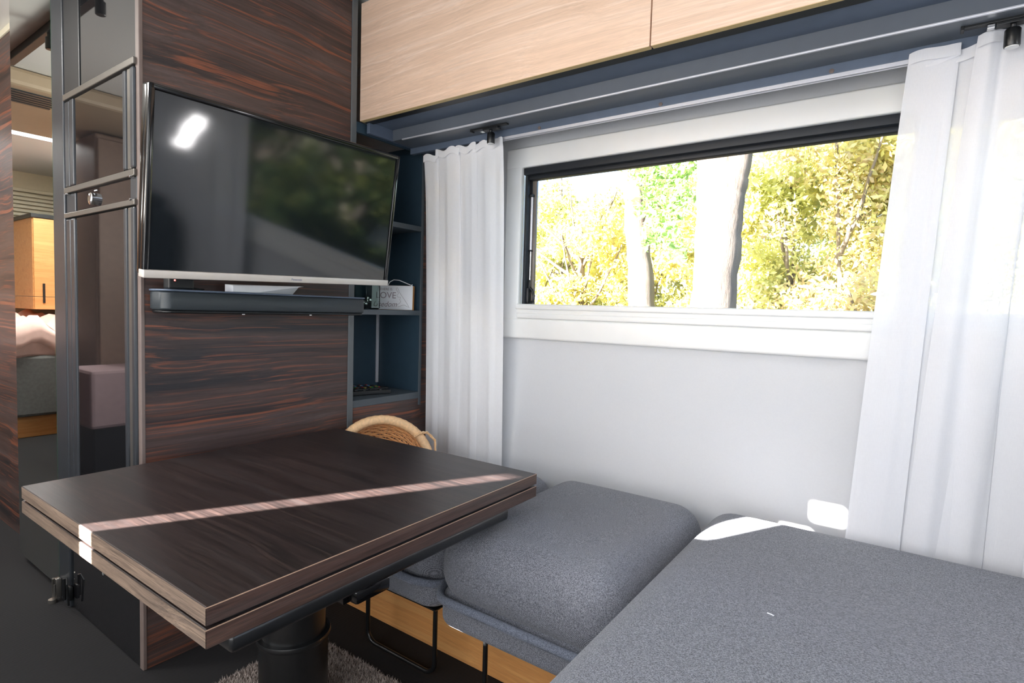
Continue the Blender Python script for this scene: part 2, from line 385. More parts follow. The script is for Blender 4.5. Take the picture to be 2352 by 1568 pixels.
bm = bmesh.new(); grid_wall(bm, 0, XF, XF + .03, YL - .03, W + .03, -.03, ZC + .001, [(-.08, 1.18, 1.05, 1.61)]); struct(obj('wall_front', bm, 'white_wall'))
bm = bmesh.new(); box(bm, XR - .03, XR, YL - .03, W + .03, -.03, ZC); struct(obj('wall_rear', bm, 'cream'))

# unseen panel added over the opposite window opening; its slits shape the sun stripes
bm = bmesh.new(); grid_wall(bm, 1, YL - .008, YL - .003, -1.95, -1.15, .9, 1.65,
    [(-1.770, -1.715, .96, 1.402), (-1.496, -1.424, 1.385, 1.498), (-1.422, -1.350, 1.533, 1.575)])
tag(obj('sun_slit_panel', bm, 'slate'), 'unseen dark panel added over the window opposite, slits cut to shape the sun stripes', 'blind')

# window_1 --------------------------------------------------------
win = struct(thing('window_1', 'wide caravan window with white blind frame and dark upper edge', 'window', (-.47, W, 1.0)))
del win['category']
wx0, wx1, wz0, wz1 = -1.25, .31, .897, 1.588; ox0, ox1, oz0, oz1 = -1.182, .242, 1.024, 1.517
fy0 = W - .022
bm = bmesh.new()
box(bm, wx0, wx1, fy0, W, oz1, wz1, .006, 3); obj('top_frame', bm, 'white_frame', win, True)
bm = bmesh.new(); box(bm, wx0, ox0, fy0 + .001, W, wz0 + .002, wz1 - .002, .006, 3); obj('side_frame', bm, 'white_frame', win, True)
bm = bmesh.new(); box(bm, ox1, wx1, fy0 + .001, W, wz0 + .002, wz1 - .002, .006, 3); obj('side_frame', bm, 'white_frame', win, True)
bm = bmesh.new(); box(bm, wx0, wx1, fy0 - .002, W, wz0, .972, .008, 3); obj('bottom_frame', bm, 'white_frame', win, True)
bm = bmesh.new()                                           # stepped pull bar of the pleated blind
box(bm, ox0 - .004, ox1 + .004, W - .034, W + .01, 1.004, oz0, .005, 3)
box(bm, ox0 - .002, ox1 + .002, W - .027, W + .01, .990, 1.006, .003, 2)
box(bm, ox0, ox1, W - .030, W + .01, .971, .991, .005, 3)
obj('blind_pull_bar', bm, 'white_frame', win, True)
bm = bmesh.new(); box(bm, ox0, ox1, W - .008, W + .028, 1.492, oz1 + .002, .004); box(bm, ox0, ox1, W + .012, W + .045, 1.478, 1.494, .003)
box(bm, ox0, ox0 + .012, W + .004, W + .04, oz0 - .01, 1.5, .003); box(bm, ox1 - .012, ox1, W + .004, W + .04, oz0 - .01, 1.5, .003)
obj('dark_seal', bm, 'seal', win, True)
bm = bmesh.new(); box(bm, ox0 + .012, ox0 + .03, W + .035, W + .05, oz0 - .015, 1.48, .003); obj('pane_edge', bm, 'gasket', win, True)
bm = bmesh.new(); box(bm, ox0 + .01, ox1 - .01, W + .05, W + .052, oz0 - .02, 1.53); obj('pane', bm, 'pane', win)
st = bmesh.new(); sx, sy = -1.166, W + .03
tube(st, [(sx, sy, 1.225), (sx, sy, 1.42)], .0052, 12); sto = obj('stay_tube', st, 'alu', win, True)
st = bmesh.new(); tube(st, [(sx, sy, 1.09), (sx, sy, 1.225)], .0034, 12); obj('stay_rod', st, 'chrome', sto, True)
st = bmesh.new(); box(st, sx - .018, sx + .007, sy - .012, sy + .008, 1.418, 1.429, .003); box(st, sx - .006, sx + .006, sy - .007, sy + .007, 1.219, 1.225, .002)
obj('stay_clip', st, 'black', sto, True)
st = bmesh.new(); box(st, sx - .016, sx + .004, sy - .014, sy + .012, 1.026, 1.085, .005); box(st, sx - .006, sx + .003, sy - .005, sy + .005, 1.08, 1.115, .002)
tube(st, [(sx + .002, sy, 1.03), (sx + .018, sy, 1.035), (sx + .021, sy, 1.055), (sx + .012, sy, 1.075), (sx, sy, 1.085)], .005, 8)
obj('stay_lock', st, 'black', sto, True)

# partition with the TV -------------------------------------------
part = thing('wood_partition', 'dark brown streaked wood partition panel carrying the television', 'panel', (P, .96, 0))
bx('panel', 'ebony_y', part, P - .02, P, FY + .008, 1.294, 0, ZC)
bx('edge_strip', 'band', part, P - .02, P + .002, FY - .001, FY + .009, 0, ZC, .002)
post = bx('post', 'post_grey', None, P - .26, P + .003, 1.294, 1.318, 0, ZC, .002); tag(post, 'slim grey vertical post between wood panel and open shelf niche', 'post')

shelf = thing('shelf_unit', 'slate blue open shelf niche in the corner behind the television', 'shelf', (P - .13, 1.49, 0))
sb = P - .262
bx('back_panel', 'slate_dark', shelf, sb, sb + .01, 1.318, 1.664, .6, 1.65)
bx('side_panel', 'slate_dark', shelf, sb + .01, P - .002, 1.654, 1.664, .6, 1.65)
bx('front_trim', 'shelf_edge', shelf, P - .004, P + .002, 1.652, 1.664, .6, 1.65, .001)
bx('header', 'slate_dark', shelf, P - .012, P, 1.318, 1.652, 1.613, 1.65)
bx('bottom_shelf', 'shelf_edge', shelf, sb + .01, P + .001, 1.318, 1.654, .628, .654)
bx('shelf', 'shelf_edge', shelf, sb + .01, P, 1.318, 1.654, .968, .987)
bx('shelf', 'shelf_edge', shelf, sb + .01, P, 1.318, 1.654, 1.306, 1.326)
bx('lower_panel', 'ebony_y', shelf, P - .02, P - .002, 1.318, 1.664, 0, .628)
bx('side_strip', 'ebony_y', shelf, P - .03, P - .004, 1.664, W, 0, 1.65)
ls = bx('light_strip', 'alu', shelf, sb + .011, sb + .018, 1.640, 1.653, .67, .966)
ls['label'] = 'pale vertical strip in the niche corner'

# fridge ------------------------------------------------------------
fr = thing('fridge', 'tall black glass fronted fridge with dark metal frame bars', 'fridge', (-1.9, FY, 0))
bx('body', 'black', fr, -2.26, P - .022, FY + .022, 1.26, 0, ZC, .002)
fx0, fx1 = -2.155, P - .012
def bar(z0, z1): bx('cross_bar', 'frame_steel', fr, fx0, fx1, FY - .009, FY + .02, z0, z1, .002)
bar(1.598, 1.616); bar(1.318, 1.335); bar(1.243, 1.258)
bx('frame_post', 'frame_dark', fr, -2.262, -2.160, FY - .006, FY + .022, 0, ZC, .004)
bx('top_panel', 'fridge_glass', fr, -2.03, fx1, FY, FY + .02, 1.617, ZC)
bx('top_side_strip', 'black', fr, -2.158, -2.033, FY - .003, FY + .02, 1.617, ZC, .003)
def door(nm, z0, z1):
    d = bx(nm, 'black_gloss', fr, fx0, fx1, FY + .004, FY + .02, z0, z1)
    bx('glass', 'fridge_glass', d, -2.075, -1.725, FY - .002, FY + .004, z0 + .002, z1 - .002)
    bx('left_profile', 'frame_dark', d, -2.155, -2.120, FY - .004, FY + .004, z0 + .002, z1 - .002, .003)
    bx('left_profile', 'frame_dark', d, -2.113, -2.078, FY - .006, FY + .004, z0 + .002, z1 - .002, .005)
    bx('right_profile', 'frame_dark', d, -1.722, -1.700, FY - .007, FY + .004, z0 + .002, z1 - .002, .005)
    bx('right_profile', 'frame_steel', d, -1.698, -1.676, FY - .004, FY + .004, z0 + .002, z1 - .002, .002)
    bx('right_profile', 'frame_dark', d, -1.674, -1.650, FY - .008, FY + .004, z0 + .002, z1 - .002, .006)
door('freezer_door', 1.336, 1.597); door('main_door', .36, 1.242)
pn = bx('control_panel', 'fridge_glass', fr, -2.075, -1.69, FY + .001, FY + .02, 1.259, 1.317)
bx('panel_end', 'frame_dark', fr, fx0, -2.08, FY - .002, FY + .02, 1.259, 1.317, .003)
bx('panel_end', 'frame_dark', fr, -1.688, fx1, FY - .002, FY + .02, 1.259, 1.317, .003)
def disc_y(bm, x, y0, y1, z, r, n=28, bev=0):
    pr = [(r * .8, 0), (r, .12), (r, 1)]
    rings = [[bm.verts.new((x + rr * math.cos(2 * PI * k / n), y0 + (y1 - y0) * tt, z + rr * math.sin(2 * PI * k / n))) for k in range(n)] for rr, tt in pr]
    for A, B in zip(rings, rings[1:]):
        for k in range(n): bm.faces.new((A[k], A[(k + 1) % n], B[(k + 1) % n], B[k]))
    bm.faces.new(rings[0]); bm.faces.new(rings[-1])
bm = bmesh.new(); disc_y(bm, -1.935, FY - .013, FY + .002, 1.284, .017)
k = obj('knob', bm, 'chrome', pn, True); k['label'] = 'round chrome control knob'
bx('knob_mark', 'white_plain', pn, -1.938, -1.918, FY - .0005, FY + .002, 1.3065, 1.3095, .0003)
for xx, zz in ((-2.125, 1.314), (-1.662, 1.3155), (-1.662, 1.257)):
    bm = bmesh.new(); disc_y(bm, xx, FY - .014, FY - .002, zz, .0035, 10); obj('pin', bm, 'chrome', fr, True)
bx('base_panel', 'fridge_glass', fr, -2.15, P - .012, FY, FY + .02, .004, .357)
bx('lower_bar', 'frame_dark', fr, fx0, fx1, FY - .004, FY + .02, .352, .362, .001)
bm = bmesh.new(); disc_y(bm, -1.90, FY - .003, FY + .001, .19, .006, 14); obj('cover_cap', bm, 'bedgrey', fr, True)
hb = bmesh.new(); box(hb, -2.165, -2.14, FY - .014, FY - .004, .03, .075, .003); tube(hb, [(-2.165, FY - .02, .03), (-2.165, FY - .02, .1)], .005, 8)
tube(hb, [(-2.135, FY - .018, .02), (-2.135, FY - .022, .09), (-2.15, FY - .018, .105)], .003, 8)
h = obj('hinge', hb, 'black_metal', fr, True)

md = thing('mirror_door', 'full height mirrored sliding door left of the fridge', 'door', (-2.48, FY, 0))
for z0, z1 in ((.03, .9985), (1.0, 2.06)):
    mm = bx('mirror', 'mirror', md, -2.70, -2.268, FY - .002, FY + .003, z0, z1, 0)
bx('glass_edge', 'green_edge', md, -2.268, -2.263, FY - .004, FY + .003, .03, 2.06, .001)
bx('door_leaf', 'black', md, -2.71, -2.264, FY + .003, FY + .02, .03, 2.07)
hb = bmesh.new(); box(hb, -2.258, -2.235, FY - .022, FY - .006, .012, .075, .003)
tube(hb, [(-2.25, FY - .026, .015), (-2.25, FY - .026, .065), (-2.24, FY - .028, .08)], .0035, 8)
tube(hb, [(-2.235, FY - .026, .02), (-2.235, FY - .026, .06)], .003, 8); lathe(hb, [(.012, .0), (.012, .012)], -2.24, FY - .03, 14)
o = obj('floor_bracket', hb, 'frame_steel', md, True); o['label'] = 'metal guide bracket at the floor'

wr = thing('washroom_wall', 'dark brown wood wall behind and left of the mirrored door', 'panel', (-3.2, .7, 0))
bx('panel', 'ebony_x', wr, -4.3, -2.62, .70, .72, 0, 2.055)
bx('top_trim', 'cream', wr, -4.3, -2.62, .695, .72, 2.055, ZC)

# overhead cabinets -------------------------------------------------
cb = thing('overhead_cabinet', 'long light oak overhead cabinet above the window', 'cabinet', (-.2, 1.5, 1.65))
bm = bmesh.new(); box(bm, P + .006, XF - .01, 1.347, W, 1.672, 2.05); obj('body', bm, 'slate', cb)
def cdoor(x0, x1):
    d = bx('door', 'oak_x', cb, x0, x1, 1.327, 1.344, 1.651, 2.053, .0008)
    bx('edge_band', 'oak_edge', d, x0 + .001, x1 - .001, 1.3275, 1.3445, 1.6500, 1.6508, 0)
    return d
cdoor(P + .008, -.556); cdoor(-.5525, .525); cdoor(.5285, 1.6)
bx('shadow_gap', 'black', cb, P + .006, XF - .01, 1.346, 1.378, 1.6515, 1.6555, 0)  # black strip stands in for the shade under the doors
bx('underside', 'slate', cb, P + .006, XF - .01, 1.362, 1.60, 1.656, 1.672, 0)
bx('light_beam', 'grey_rail', cb, P + .02, XF - .01, 1.471, 1.575, 1.616, 1.657, .001)
bx('end_block', 'slate', cb, P + .006, P + .02, 1.36, 1.72, 1.616, 1.66, .001)
bx('fascia', 'slate', cb, P + .006, XF - .01, 1.5755, 1.592, 1.594, 1.657, .001)
bx('rear_underside', 'black', cb, P + .006, XF - .01, 1.592, W, 1.640, 1.672, 0)
bx('led_profile', 'alu', cb, P + .07, XF - .01, 1.4690, 1.4765, 1.6130, 1.6175, .001)
bm = bmesh.new(); box(bm, P + .35, XF - .01, 1.578, 1.583, 1.585, 1.594, .0005); box(bm, P + .35, XF - .01, 1.590, 1.595, 1.585, 1.594, .0005)
box(bm, P + .35, XF - .01, 1.578, 1.595, 1.5925, 1.5955)
rail = tag(obj('curtain_rail', bm, 'alu'), 'thin silver curtain rail under the overhead cabinet', 'rail')
for a, b in ((-1.08, -.90), (-.57, -.35), (.5, .7)): bx('mounting_plate', 'slate', cb, a, b, 1.598, 1.612, 1.606, 1.641)
for x in (-.957, -.47, .6):
    bm = bmesh.new(); lathe(bm, [(.014, 1.598), (.0165, 1.600), (.0165, 1.606)], x, 1.606, 20); obj('cover_cap', bm, 'band', cb, True)
for x in (-1.03, -.618, -.19):
    bm = bmesh.new(); disc_y(bm, x, 1.573, 1.576, 1.600, .0055, 14); obj('screw_cap', bm, 'band', cb, True)

def spot(x, label):
    s = thing('ceiling_spot', label, 'spotlight', (x, 1.52, 1.616), 'black spotlights under the overhead cabinet')
    tb = bx('track', 'black', s, x - .075, x + .075, 1.514, 1.528, 1.611, 1.6165, .001)
    bx('adapter', 'black', s, x - .022, x + .04, 1.510, 1.532, 1.603, 1.609, .001)
    bx('contact_clip', 'chrome', s, x - .036, x - .024, 1.514, 1.528, 1.602, 1.609, .0005)
    bx('end_cap', 'black', s, x - .079, x - .073, 1.512, 1.530, 1.607, 1.6165, .001)
    bm = bmesh.new(); tube(bm, [(x + .005, 1.521, 1.603), (x + .005, 1.523, 1.594)], .005, 10); obj('stem', bm, 'black', s, True)
    bm = bmesh.new(); lathe(bm, [(.011, 1.595), (.0135, 1.592), (.0135, 1.561), (.0125, 1.559)], x + .005, 1.523, 24); hd = obj('lamp_head', bm, 'black_metal', s, True)
    bm = bmesh.new(); lathe(bm, [(.0112, 1.5595), (.0112, 1.5575), (.008, 1.5575)], x + .005, 1.523, 24); obj('lens', bm, 'white_frame', hd, True)
spot(-1.195, 'small black spotlight on a short track above the left curtain')
spot(.13, 'small black spotlight on a short track above the right curtain')

# curtains ----------------------------------------------------------
def curtain(name, label, tops, bots, z_top, z_bot, header=.05, nz=34, seed=1, wav=.004, flat=1, cloth='sheer', ytop=1.606, ybot=1.685, ztf=None):
    """cloth sheet: fold path given as (x, dy) at the top and at the bottom"""
    rg = random.Random(seed)
    def resample(pts, n):
        out = []
        P_ = [Vector((a, b, 0)) for a, b in pts]; L = [0]
        for a, b in zip(P_, P_[1:]): L.append(L[-1] + (b - a).length + 1e-5)
        for i in range(n):
            s = i / (n - 1) * L[-1]; k = max(j for j in range(len(L) - 1) if L[j] <= s + 1e-9); f = (s - L[k]) / (L[k + 1] - L[k])
            a, b = P_[k], P_[k + 1]
            p0 = P_[k - 1] if k else a; p3 = P_[k + 2] if k + 2 < len(P_) else b
            out.append(.5 * ((2 * a) + (b - p0) * f + (2 * p0 - 5 * a + 4 * b - p3) * f * f + (3 * a - 3 * b + p3 - p0) * f ** 3))
        return out
    N = 60 + 14 * len(tops); Tt, Bb = resample(tops, N), resample(bots, N)
    ph = [rg.uniform(0, 6.28) for _ in range(4)]
    bm = bmesh.new(); rows = []
    for j in range(nz + 1):
        f = j / nz; z = z_top + (z_bot - z_top) * f; row = []
        for i in range(N):
            s = i / (N - 1); g = min(1, f * 1.0)
            p = Tt[i].lerp(Bb[i], g ** .9)
            base = ytop + (ybot - ytop) * min(1, max(0, f)) ** .75
            rip = wav * (math.sin(s * 95 + ph[0] + 2 * f) * .5 + math.sin(s * 47 + ph[1] - 3 * f)) * (1 if f > .06 else .4)
            zz = z + (ztf(s, f) if ztf else 0)
            y = min(base + p.y * flat + rip, W - .026 if .86 < z < 1.6 else W - .004)
            row.append(bm.verts.new((p.x + .3 * rip, y, zz)))
        rows.append(row)
    for a, b in zip(rows, rows[1:]):
        for i in range(N - 1): bm.faces.new((a[i], a[i + 1], b[i + 1], b[i]))
    cx = sum(v.x for v in Tt) / N
    t_ = thing(name, label, 'curtain', (cx, 1.62, z_bot))
    o = obj('cloth', bm, cloth, t_, True, 180)
    bm = bmesh.new()                                             # stitched header band
    rows = []
    for zz in (z_top + .001, z_top - .024):
        rows.append([bm.verts.new((Tt[i].x, ytop + Tt[i].y * flat - .0022, zz + (ztf(i / (N - 1), 0) if ztf else 0))) for i in range(N)])
    for i in range(N - 1): bm.faces.new((rows[0][i], rows[0][i + 1], rows[1][i + 1], rows[1][i]))
    obj('header_band', bm, cloth, t_, True, 180)
    return t_
def folds(x0, x1, n, amp, over=.35, jit=.3, seed=0, y0=0):
    rg = random.Random(seed); pts = []; st_ = (x1 - x0) / n
    for i in range(n):
        a = x0 + i * st_
        j = rg.uniform(-jit, jit) * st_ * .3
        pts += [(a + j, y0 + amp * rg.uniform(.6, 1)), (a + st_ * (.5 + over) + j, y0 + amp * rg.uniform(-.2, .3)), (a + st_ * (.5 - over * .5) + j, y0 - amp * rg.uniform(.6, 1)), (a + st_ * .95, y0 - amp * rg.uniform(.5, .8))]
    pts.append((x1, y0)); return pts
tl = [(-1.585, .0), (-1.535, -.006), (-1.51, .012), (-1.525, .02), (-1.49, .012), (-1.455, -.008), (-1.42, -.004), (-1.405, .016), (-1.425, .022), (-1.375, .01), (-1.345, -.008), (-1.325, .012), (-1.34, .02), (-1.30, .008), (-1.27, -.006), (-1.24, .006), (-1.215, 0), (-1.205, .01)]
bl = [(-1.618, -.01), (-1.575, -.022), (-1.55, .0), (-1.565, .008), (-1.52, .0), (-1.49, -.022), (-1.455, -.01), (-1.435, .008), (-1.445, .012), (-1.40, 0), (-1.37, -.02), (-1.345, 0), (-1.36, .008), (-1.315, 0), (-1.285, -.018), (-1.255, -.004), (-1.23, -.008), (-1.222, 0)]
curtain('curtain', 'sheer white curtain hanging left of the window', [(a * .973, b) for a, b in tl], bl, 1.588, .36, ytop=1.563, seed=3, wav=.0010, flat=.2, cloth='sheer_left',
        ztf=lambda s, f: (.006 * math.sin(s * 40) - .004) * max(0, 1 - f * 8) - .012 * max(0, 1 - f * 10) * (1 if s < .12 else 0))
tr = [(-.036, .0), (.0, -.012), (.04, -.012), (.055, 0), (.02, .014), (-.005, .022), (.03, .03), (.062, .024), (.085, .018), (.11, .018), (.13, .02)]
br = [(-.112, -.02), (-.06, -.03), (-.01, -.02), (.005, -.008), (-.04, 0), (-.07, .006), (-.03, .012), (.02, .014), (.06, .012), (.10, .014), (.13, .016)]
curtain('curtain', 'narrow sheer white curtain panel just right of the visible window pane', tr, br, 1.590, .36, ytop=1.560, seed=5, wav=.001, flat=.28,
        ztf=lambda s, f: (.004 + .007 * math.sin(s * 7 + .3) + .002 * math.sin(s * 23)) * max(0, 1 - f * 8))
tr2 = [(.082, .0), (.092, -.02), (.105, -.028), (.118, -.008), (.128, .01), (.145, -.006), (.165, -.018), (.185, -.004), (.197, .01), (.18, .018), (.205, .014)] + folds(.215, 1.75, 13, .018, seed=4)
br2 = [(.008, -.02), (.03, -.032), (.055, -.04), (.075, -.02), (.09, -.004), (.11, -.018), (.135, -.03), (.155, -.01), (.168, .004), (.15, .01), (.18, .008)] + folds(.20, 1.75, 13, .02, seed=4, y0=-.01)
curtain('curtain', 'wide sheer white curtain at the right edge of the picture', tr2, br2, 1.602, .36, seed=8, ytop=1.550, ybot=1.697, wav=.0014, flat=.4,
        ztf=lambda s, f: (.004 * math.sin(s * 75) + .002 * math.sin(s * 31)) * max(0, 1 - f * 8))
cf = [(1.78, 0)]
bm = bmesh.new(); rows = []
for j in range(2):
    rows.append([bm.verts.new((1.80 + .03 * math.sin(i * .9) + .012 * math.sin(i * 2.3), -.3 + i * .0135, 1.66 if j == 0 else .5)) for i in range(140)])
for i in range(139): bm.faces.new((rows[0][i], rows[0][i + 1], rows[1][i + 1], rows[1][i]))
tag(obj('curtain', bm, 'sheer', None, True, 180), 'sheer white curtain drawn across the front window, outside the picture', 'curtain')

# bench and cushions -------------------------------------------------
bb = thing('bench_base', 'light oak bench base box under the grey cushions', 'bench', (-.2, 1.43, 0))
bx('front_panel', 'oak_base', bb, P + .004, 1.25, 1.19, 1.21, 0, .188, .001)
bx('top_board', 'oak_base', bb, P + .004, 1.25, 1.19, W - .001, .188, .2, .001)

def cushion(x0, x1, y0, y1, zt, label, zb=.2, zs=.285, r=.085, puff=.006, big=False):
    c = thing('seat_cushion', label, 'cushion', ((x0 + x1) / 2, (y0 + y1) / 2, zb), 'grey woven bench cushions')
    bm = bmesh.new(); rbox(bm, x0, x1, y0, y1, zs - .02, zt, (r, r, min(r, (zt - zs) * .52)), 22, puff); obj('upper_pad', bm, 'fabric', c, True, 180)
    bm = bmesh.new(); rbox(bm, x0 + .006, x1 - .006, y0 + .008, y1 - .006, zb + .001, zs + .02, (.06, .06, .03), 16); obj('lower_pad', bm, 'fabric', c, True, 180)
    rr = .075; pts = []
    for cx, cy, a0 in ((x1 - rr, y1 - rr, 0), (x0 + rr, y1 - rr, PI / 2), (x0 + rr, y0 + rr, PI), (x1 - rr, y0 + rr, 1.5 * PI)):
        for i in range(9):
            a = a0 + i * PI / 16; pts.append((cx + (rr + .003) * math.cos(a), cy + (rr + .003) * math.sin(a), zs + .002 * math.sin(i)))
        # straight run
    dense = []
    for a, b in zip(pts, pts[1:] + pts[:1]):
        d = (Vector(b) - Vector(a)).length; k = max(1, int(d / .03))
        dense += [tuple(Vector(a).lerp(Vector(b), i / k)) for i in range(k)]
    bm = bmesh.new(); tube(bm, dense, .0105, 10, True); obj('piping', bm, 'piping', c, True, 180)
    return c
cushion(-1.43, -.952, 1.035, 1.66, .440, 'grey cushion partly hidden behind the table, nearest the basket')
cushion(-.943, -.447, 1.005, 1.66, .452, 'grey cushion in the middle between table and large front cushion')
cushion(-.438, 1.2, .35, 1.665, .458, 'large grey cushion filling the lower right foreground', r=.075, puff=0)

def leg_loop(xa, xb, label):
    y = 1.085; z0 = .012; R = .035; zt = .2; pts = [(xa, y, zt)]
    for i in range(7): a = PI + i * PI / 12; pts.append((xa + R + R * math.cos(a), y, z0 + R + R * math.sin(a)))
    for i in range(7): a = 1.5 * PI + i * PI / 12; pts.append((xb - R + R * math.cos(a), y, z0 + R + R * math.sin(a)))
    pts.append((xb, y, zt))
    l = thing('sled_leg', label, 'leg', ((xa + xb) / 2, y, 0), 'black sled legs under the bench')
    bm = bmesh.new(); tube(bm, pts, .0065, 12); obj('loop', bm, 'black_metal', l, True, 60)
    bx('plate', 'black_metal', l, xa - .01, xb + .01, y - .012, y + .1, .196, .2005, .001)
leg_loop(-1.262, -.993, 'black metal sled leg under the cushion half hidden by the table')
leg_loop(-.822, -.53, 'black metal sled leg under the middle cushion')
leg_loop(-.30, .05, 'black metal sled leg under the large foreground cushion')
bm = bmesh.new(); tube(bm, [(-.185, 1.098, .4585), (-.179, 1.096, .4592), (-.173, 1.0945, .4588)], .0011, 6)
tag(obj('lint_thread', bm, 'white_plain', None, True), 'tiny white thread lying on the large cushion', 'lint')
# backrest further forward (seen in the television)
br_ = thing('backrest_cushion', 'dark backrest cushion against the side wall, seen reflected in the television', 'cushion', (.72, 1.55, .46))
bm = bmesh.new(); rbox(bm, .42, 1.12, 1.44, 1.60, .465, .90, (.08, .05, .08), 14); obj('pad', bm, 'dark_fabric', br_, True, 180)
bm = bmesh.new(); rbox(bm, .55, 1.05, 1.46, 1.58, .885, .965, (.05, .03, .03), 10); obj('top_roll', bm, 'dark_fabric', br_, True, 180)

# table --------------------------------------------------------------
tb = thing('folding_table', 'dark brown folding table with doubled top on black column', 'table', (-1.165, .775, 0))
tx0, tx1, ty0, ty1 = -1.583, -.766, .374, 1.210
def leaf(z0, z1):
    l = bx('table_leaf', 'table_x', tb, tx0 + .001, tx1 - .001, ty0 + .001, ty1 - .001, z0, z1, .0012)
    bx('edge_band', 'edge_x', l, tx0, tx1, ty0, ty0 + .0015, z0 + .0015, z1 - .0015, 0)
    bx('edge_band', 'edge_x', l, tx0, tx1, ty1 - .0015, ty1, z0 + .0015, z1 - .0015, 0)
    bx('edge_band', 'edge_y', l, tx1 - .0015, tx1, ty0, ty1, z0 + .0015, z1 - .0015, 0)
    bx('edge_band', 'edge_y', l, tx0, tx0 + .0015, ty0, ty1, z0 + .0015, z1 - .0015, 0)
    bm = bmesh.new()
    tube(bm, [(tx1 - .0004, ty0, z1 - .0008), (tx1 - .0004, ty1, z1 - .0008)], .0009, 6)
    obj('edge_line', bm, 'brass_line', l)
    return l
leaf(.5522, .58); leaf(.5195, .5478)
bx('hinge_core', 'black', tb, tx0 + .03, tx1 - .006, ty0 + .03, ty1 - .03, .547, .553, 0)
bm = bmesh.new(); box(bm, tx0 + .06, tx1 - .006, .412, 1.10, .490, .5195, .008, 3); obj('support_rail', bm, 'black_metal', tb, True)
bm = bmesh.new(); box(bm, -.86, -.80, .63, .70, .462, .494, .004); box(bm, -.80, -.775, .64, .72, .466, .492, .005); fl = obj('lock_lever', bm, 'black_gloss', tb, True)
bm = bmesh.new(); lathe(bm, [(.072, .15), (.072, .49), (.09, .4925)], -1.165, .775, 48); obj('upper_column', bm, 'black_metal', tb, True)
bm = bmesh.new(); lathe(bm, [(.078, .02), (.0785, .206), (.083, .208), (.085, .214), (.083, .220), (.074, .221)], -1.165, .775, 56); obj('lower_column', bm, 'black_metal', tb, True)
bm = bmesh.new(); lathe(bm, [(.098, .0045), (.098, .010), (.094, .016), (.08, .02)], -1.165, .775, 56); obj('base_plate', bm, 'black_metal', tb, True)

# rug ---------------------------------------------------------------
def rug():
    x0, x1, y0, y1, r = -1.425, -.62, -.2, 1.012, .05
    N = 150000
    X = RNG.uniform(x0, x1, N); Y = RNG.uniform(y0, y1, N)
    def ok(x, y):
        cx = np.clip(x, x0 + r, x1 - r); cy = np.clip(y, y0 + r, y1 - r); return (x - cx) ** 2 + (y - cy) ** 2 < r * r * RNG.uniform(.8, 1.2, len(x))
    k = ok(X, Y) & ((X + 1.165) ** 2 + (Y - .775) ** 2 > .096 ** 2) & (Y > .3); X, Y = X[k], Y[k]; n = len(X)
    a = RNG.uniform(0, 2 * PI, n); lean = RNG.uniform(.0, .009, n); h = RNG.uniform(.006, .013, n); wd = .0016
    ux, uy = np.cos(a) * wd, np.sin(a) * wd; b = RNG.uniform(0, 2 * PI, n); lx, ly = np.cos(b) * lean, np.sin(b) * lean
    V = np.stack([np.stack([X - ux, Y - uy, np.full(n, .003)], 1), np.stack([X + ux, Y + uy, np.full(n, .003)], 1), np.stack([X + lx, Y + ly, .003 + h], 1)], 1).reshape(-1, 3)
    F = np.arange(3 * n).reshape(-1, 3)
    me = bpy.data.meshes.new('pile'); me.from_pydata(V.tolist(), [], F.tolist()); me.materials.append(M['rug'])
    t_ = thing('rug', 'beige grey shaggy rug lying under the table column', 'rug', (-1.0, .4, 0))
    o = bpy.data.objects.new('pile', me); COL.objects.link(o); o.parent = t_; me.transform(Matrix.Translation((1.0, -.4, 0))); o['kind'] = 'stuff'
    bm = bmesh.new()
    ring = []
    for cx, cy, a0 in ((x1 - r, y1 - r, 0), (x0 + r, y1 - r, PI / 2), (x0 + r, y0 + r, PI), (x1 - r, y0 + r, 1.5 * PI)):
        ring += [(cx + r * math.cos(a0 + i * PI / 12), cy + r * math.sin(a0 + i * PI / 12)) for i in range(7)]
    A = [bm.verts.new((x, y, .0005)) for x, y in ring]; B = [bm.verts.new((x, y, .004)) for x, y in ring]
    bm.faces.new(A[::-1]); bm.faces.new(B)
    for i in range(len(A)): j = (i + 1) % len(A); bm.faces.new((A[i], A[j], B[j], B[i]))
    obj('backing', bm, 'rug_back', t_)
t = NT('rug_pile'); gi = t.n('ShaderNodeNewGeometry'); t.l(t.ramp(gi.outputs['Random Per Island'], [(0, srgb(120, 108, 102)), (1, srgb(186, 174, 166))]), t.b.inputs['Base Color']); t.b.inputs['Roughness'].default_value = .95; M['rug'] = t.m
M['rug_back'] = plain('rug_backing', srgb(120, 108, 102), .9, var=.2, nscale=200)
rug()

# soundbar and TV ------------------------------------------------------
sbx = thing('soundbar', 'slate grey soundbar mounted below the television', 'soundbar', (-1.59, .97, .971))
def rr_prism(bm, x0, x1, y0, y1, z0, z1, r, n=8, bev=.004):
    ring = []
    for cx, cy, a0, q in ((x1 - r, y1 - r, 0, r), (x0 + .004, y1 - .004, PI / 2, .004), (x0 + .004, y0 + .004, PI, .004), (x1 - r, y0 + r, 1.5 * PI, r)):
        ring += [(cx + q * math.cos(a0 + i * PI / 2 / n), cy + q * math.sin(a0 + i * PI / 2 / n)) for i in range(n + 1)]
    mx, my = (x0 + x1) / 2, (y0 + y1) / 2
    L = []
    for z, s in ((z0, bev), (z0 + bev, 0), (z1 - bev, 0), (z1, bev)):
        L.append([bm.verts.new((x - math.copysign(s, x - mx), y - math.copysign(s, y - my), z)) for x, y in ring])
    bm.faces.new(L[0][::-1]); bm.faces.new(L[-1]); K = len(ring)
    for A, B in zip(L, L[1:]):
        for i in range(K): bm.faces.new((A[i], A[(i + 1) % K], B[(i + 1) % K], B[i]))
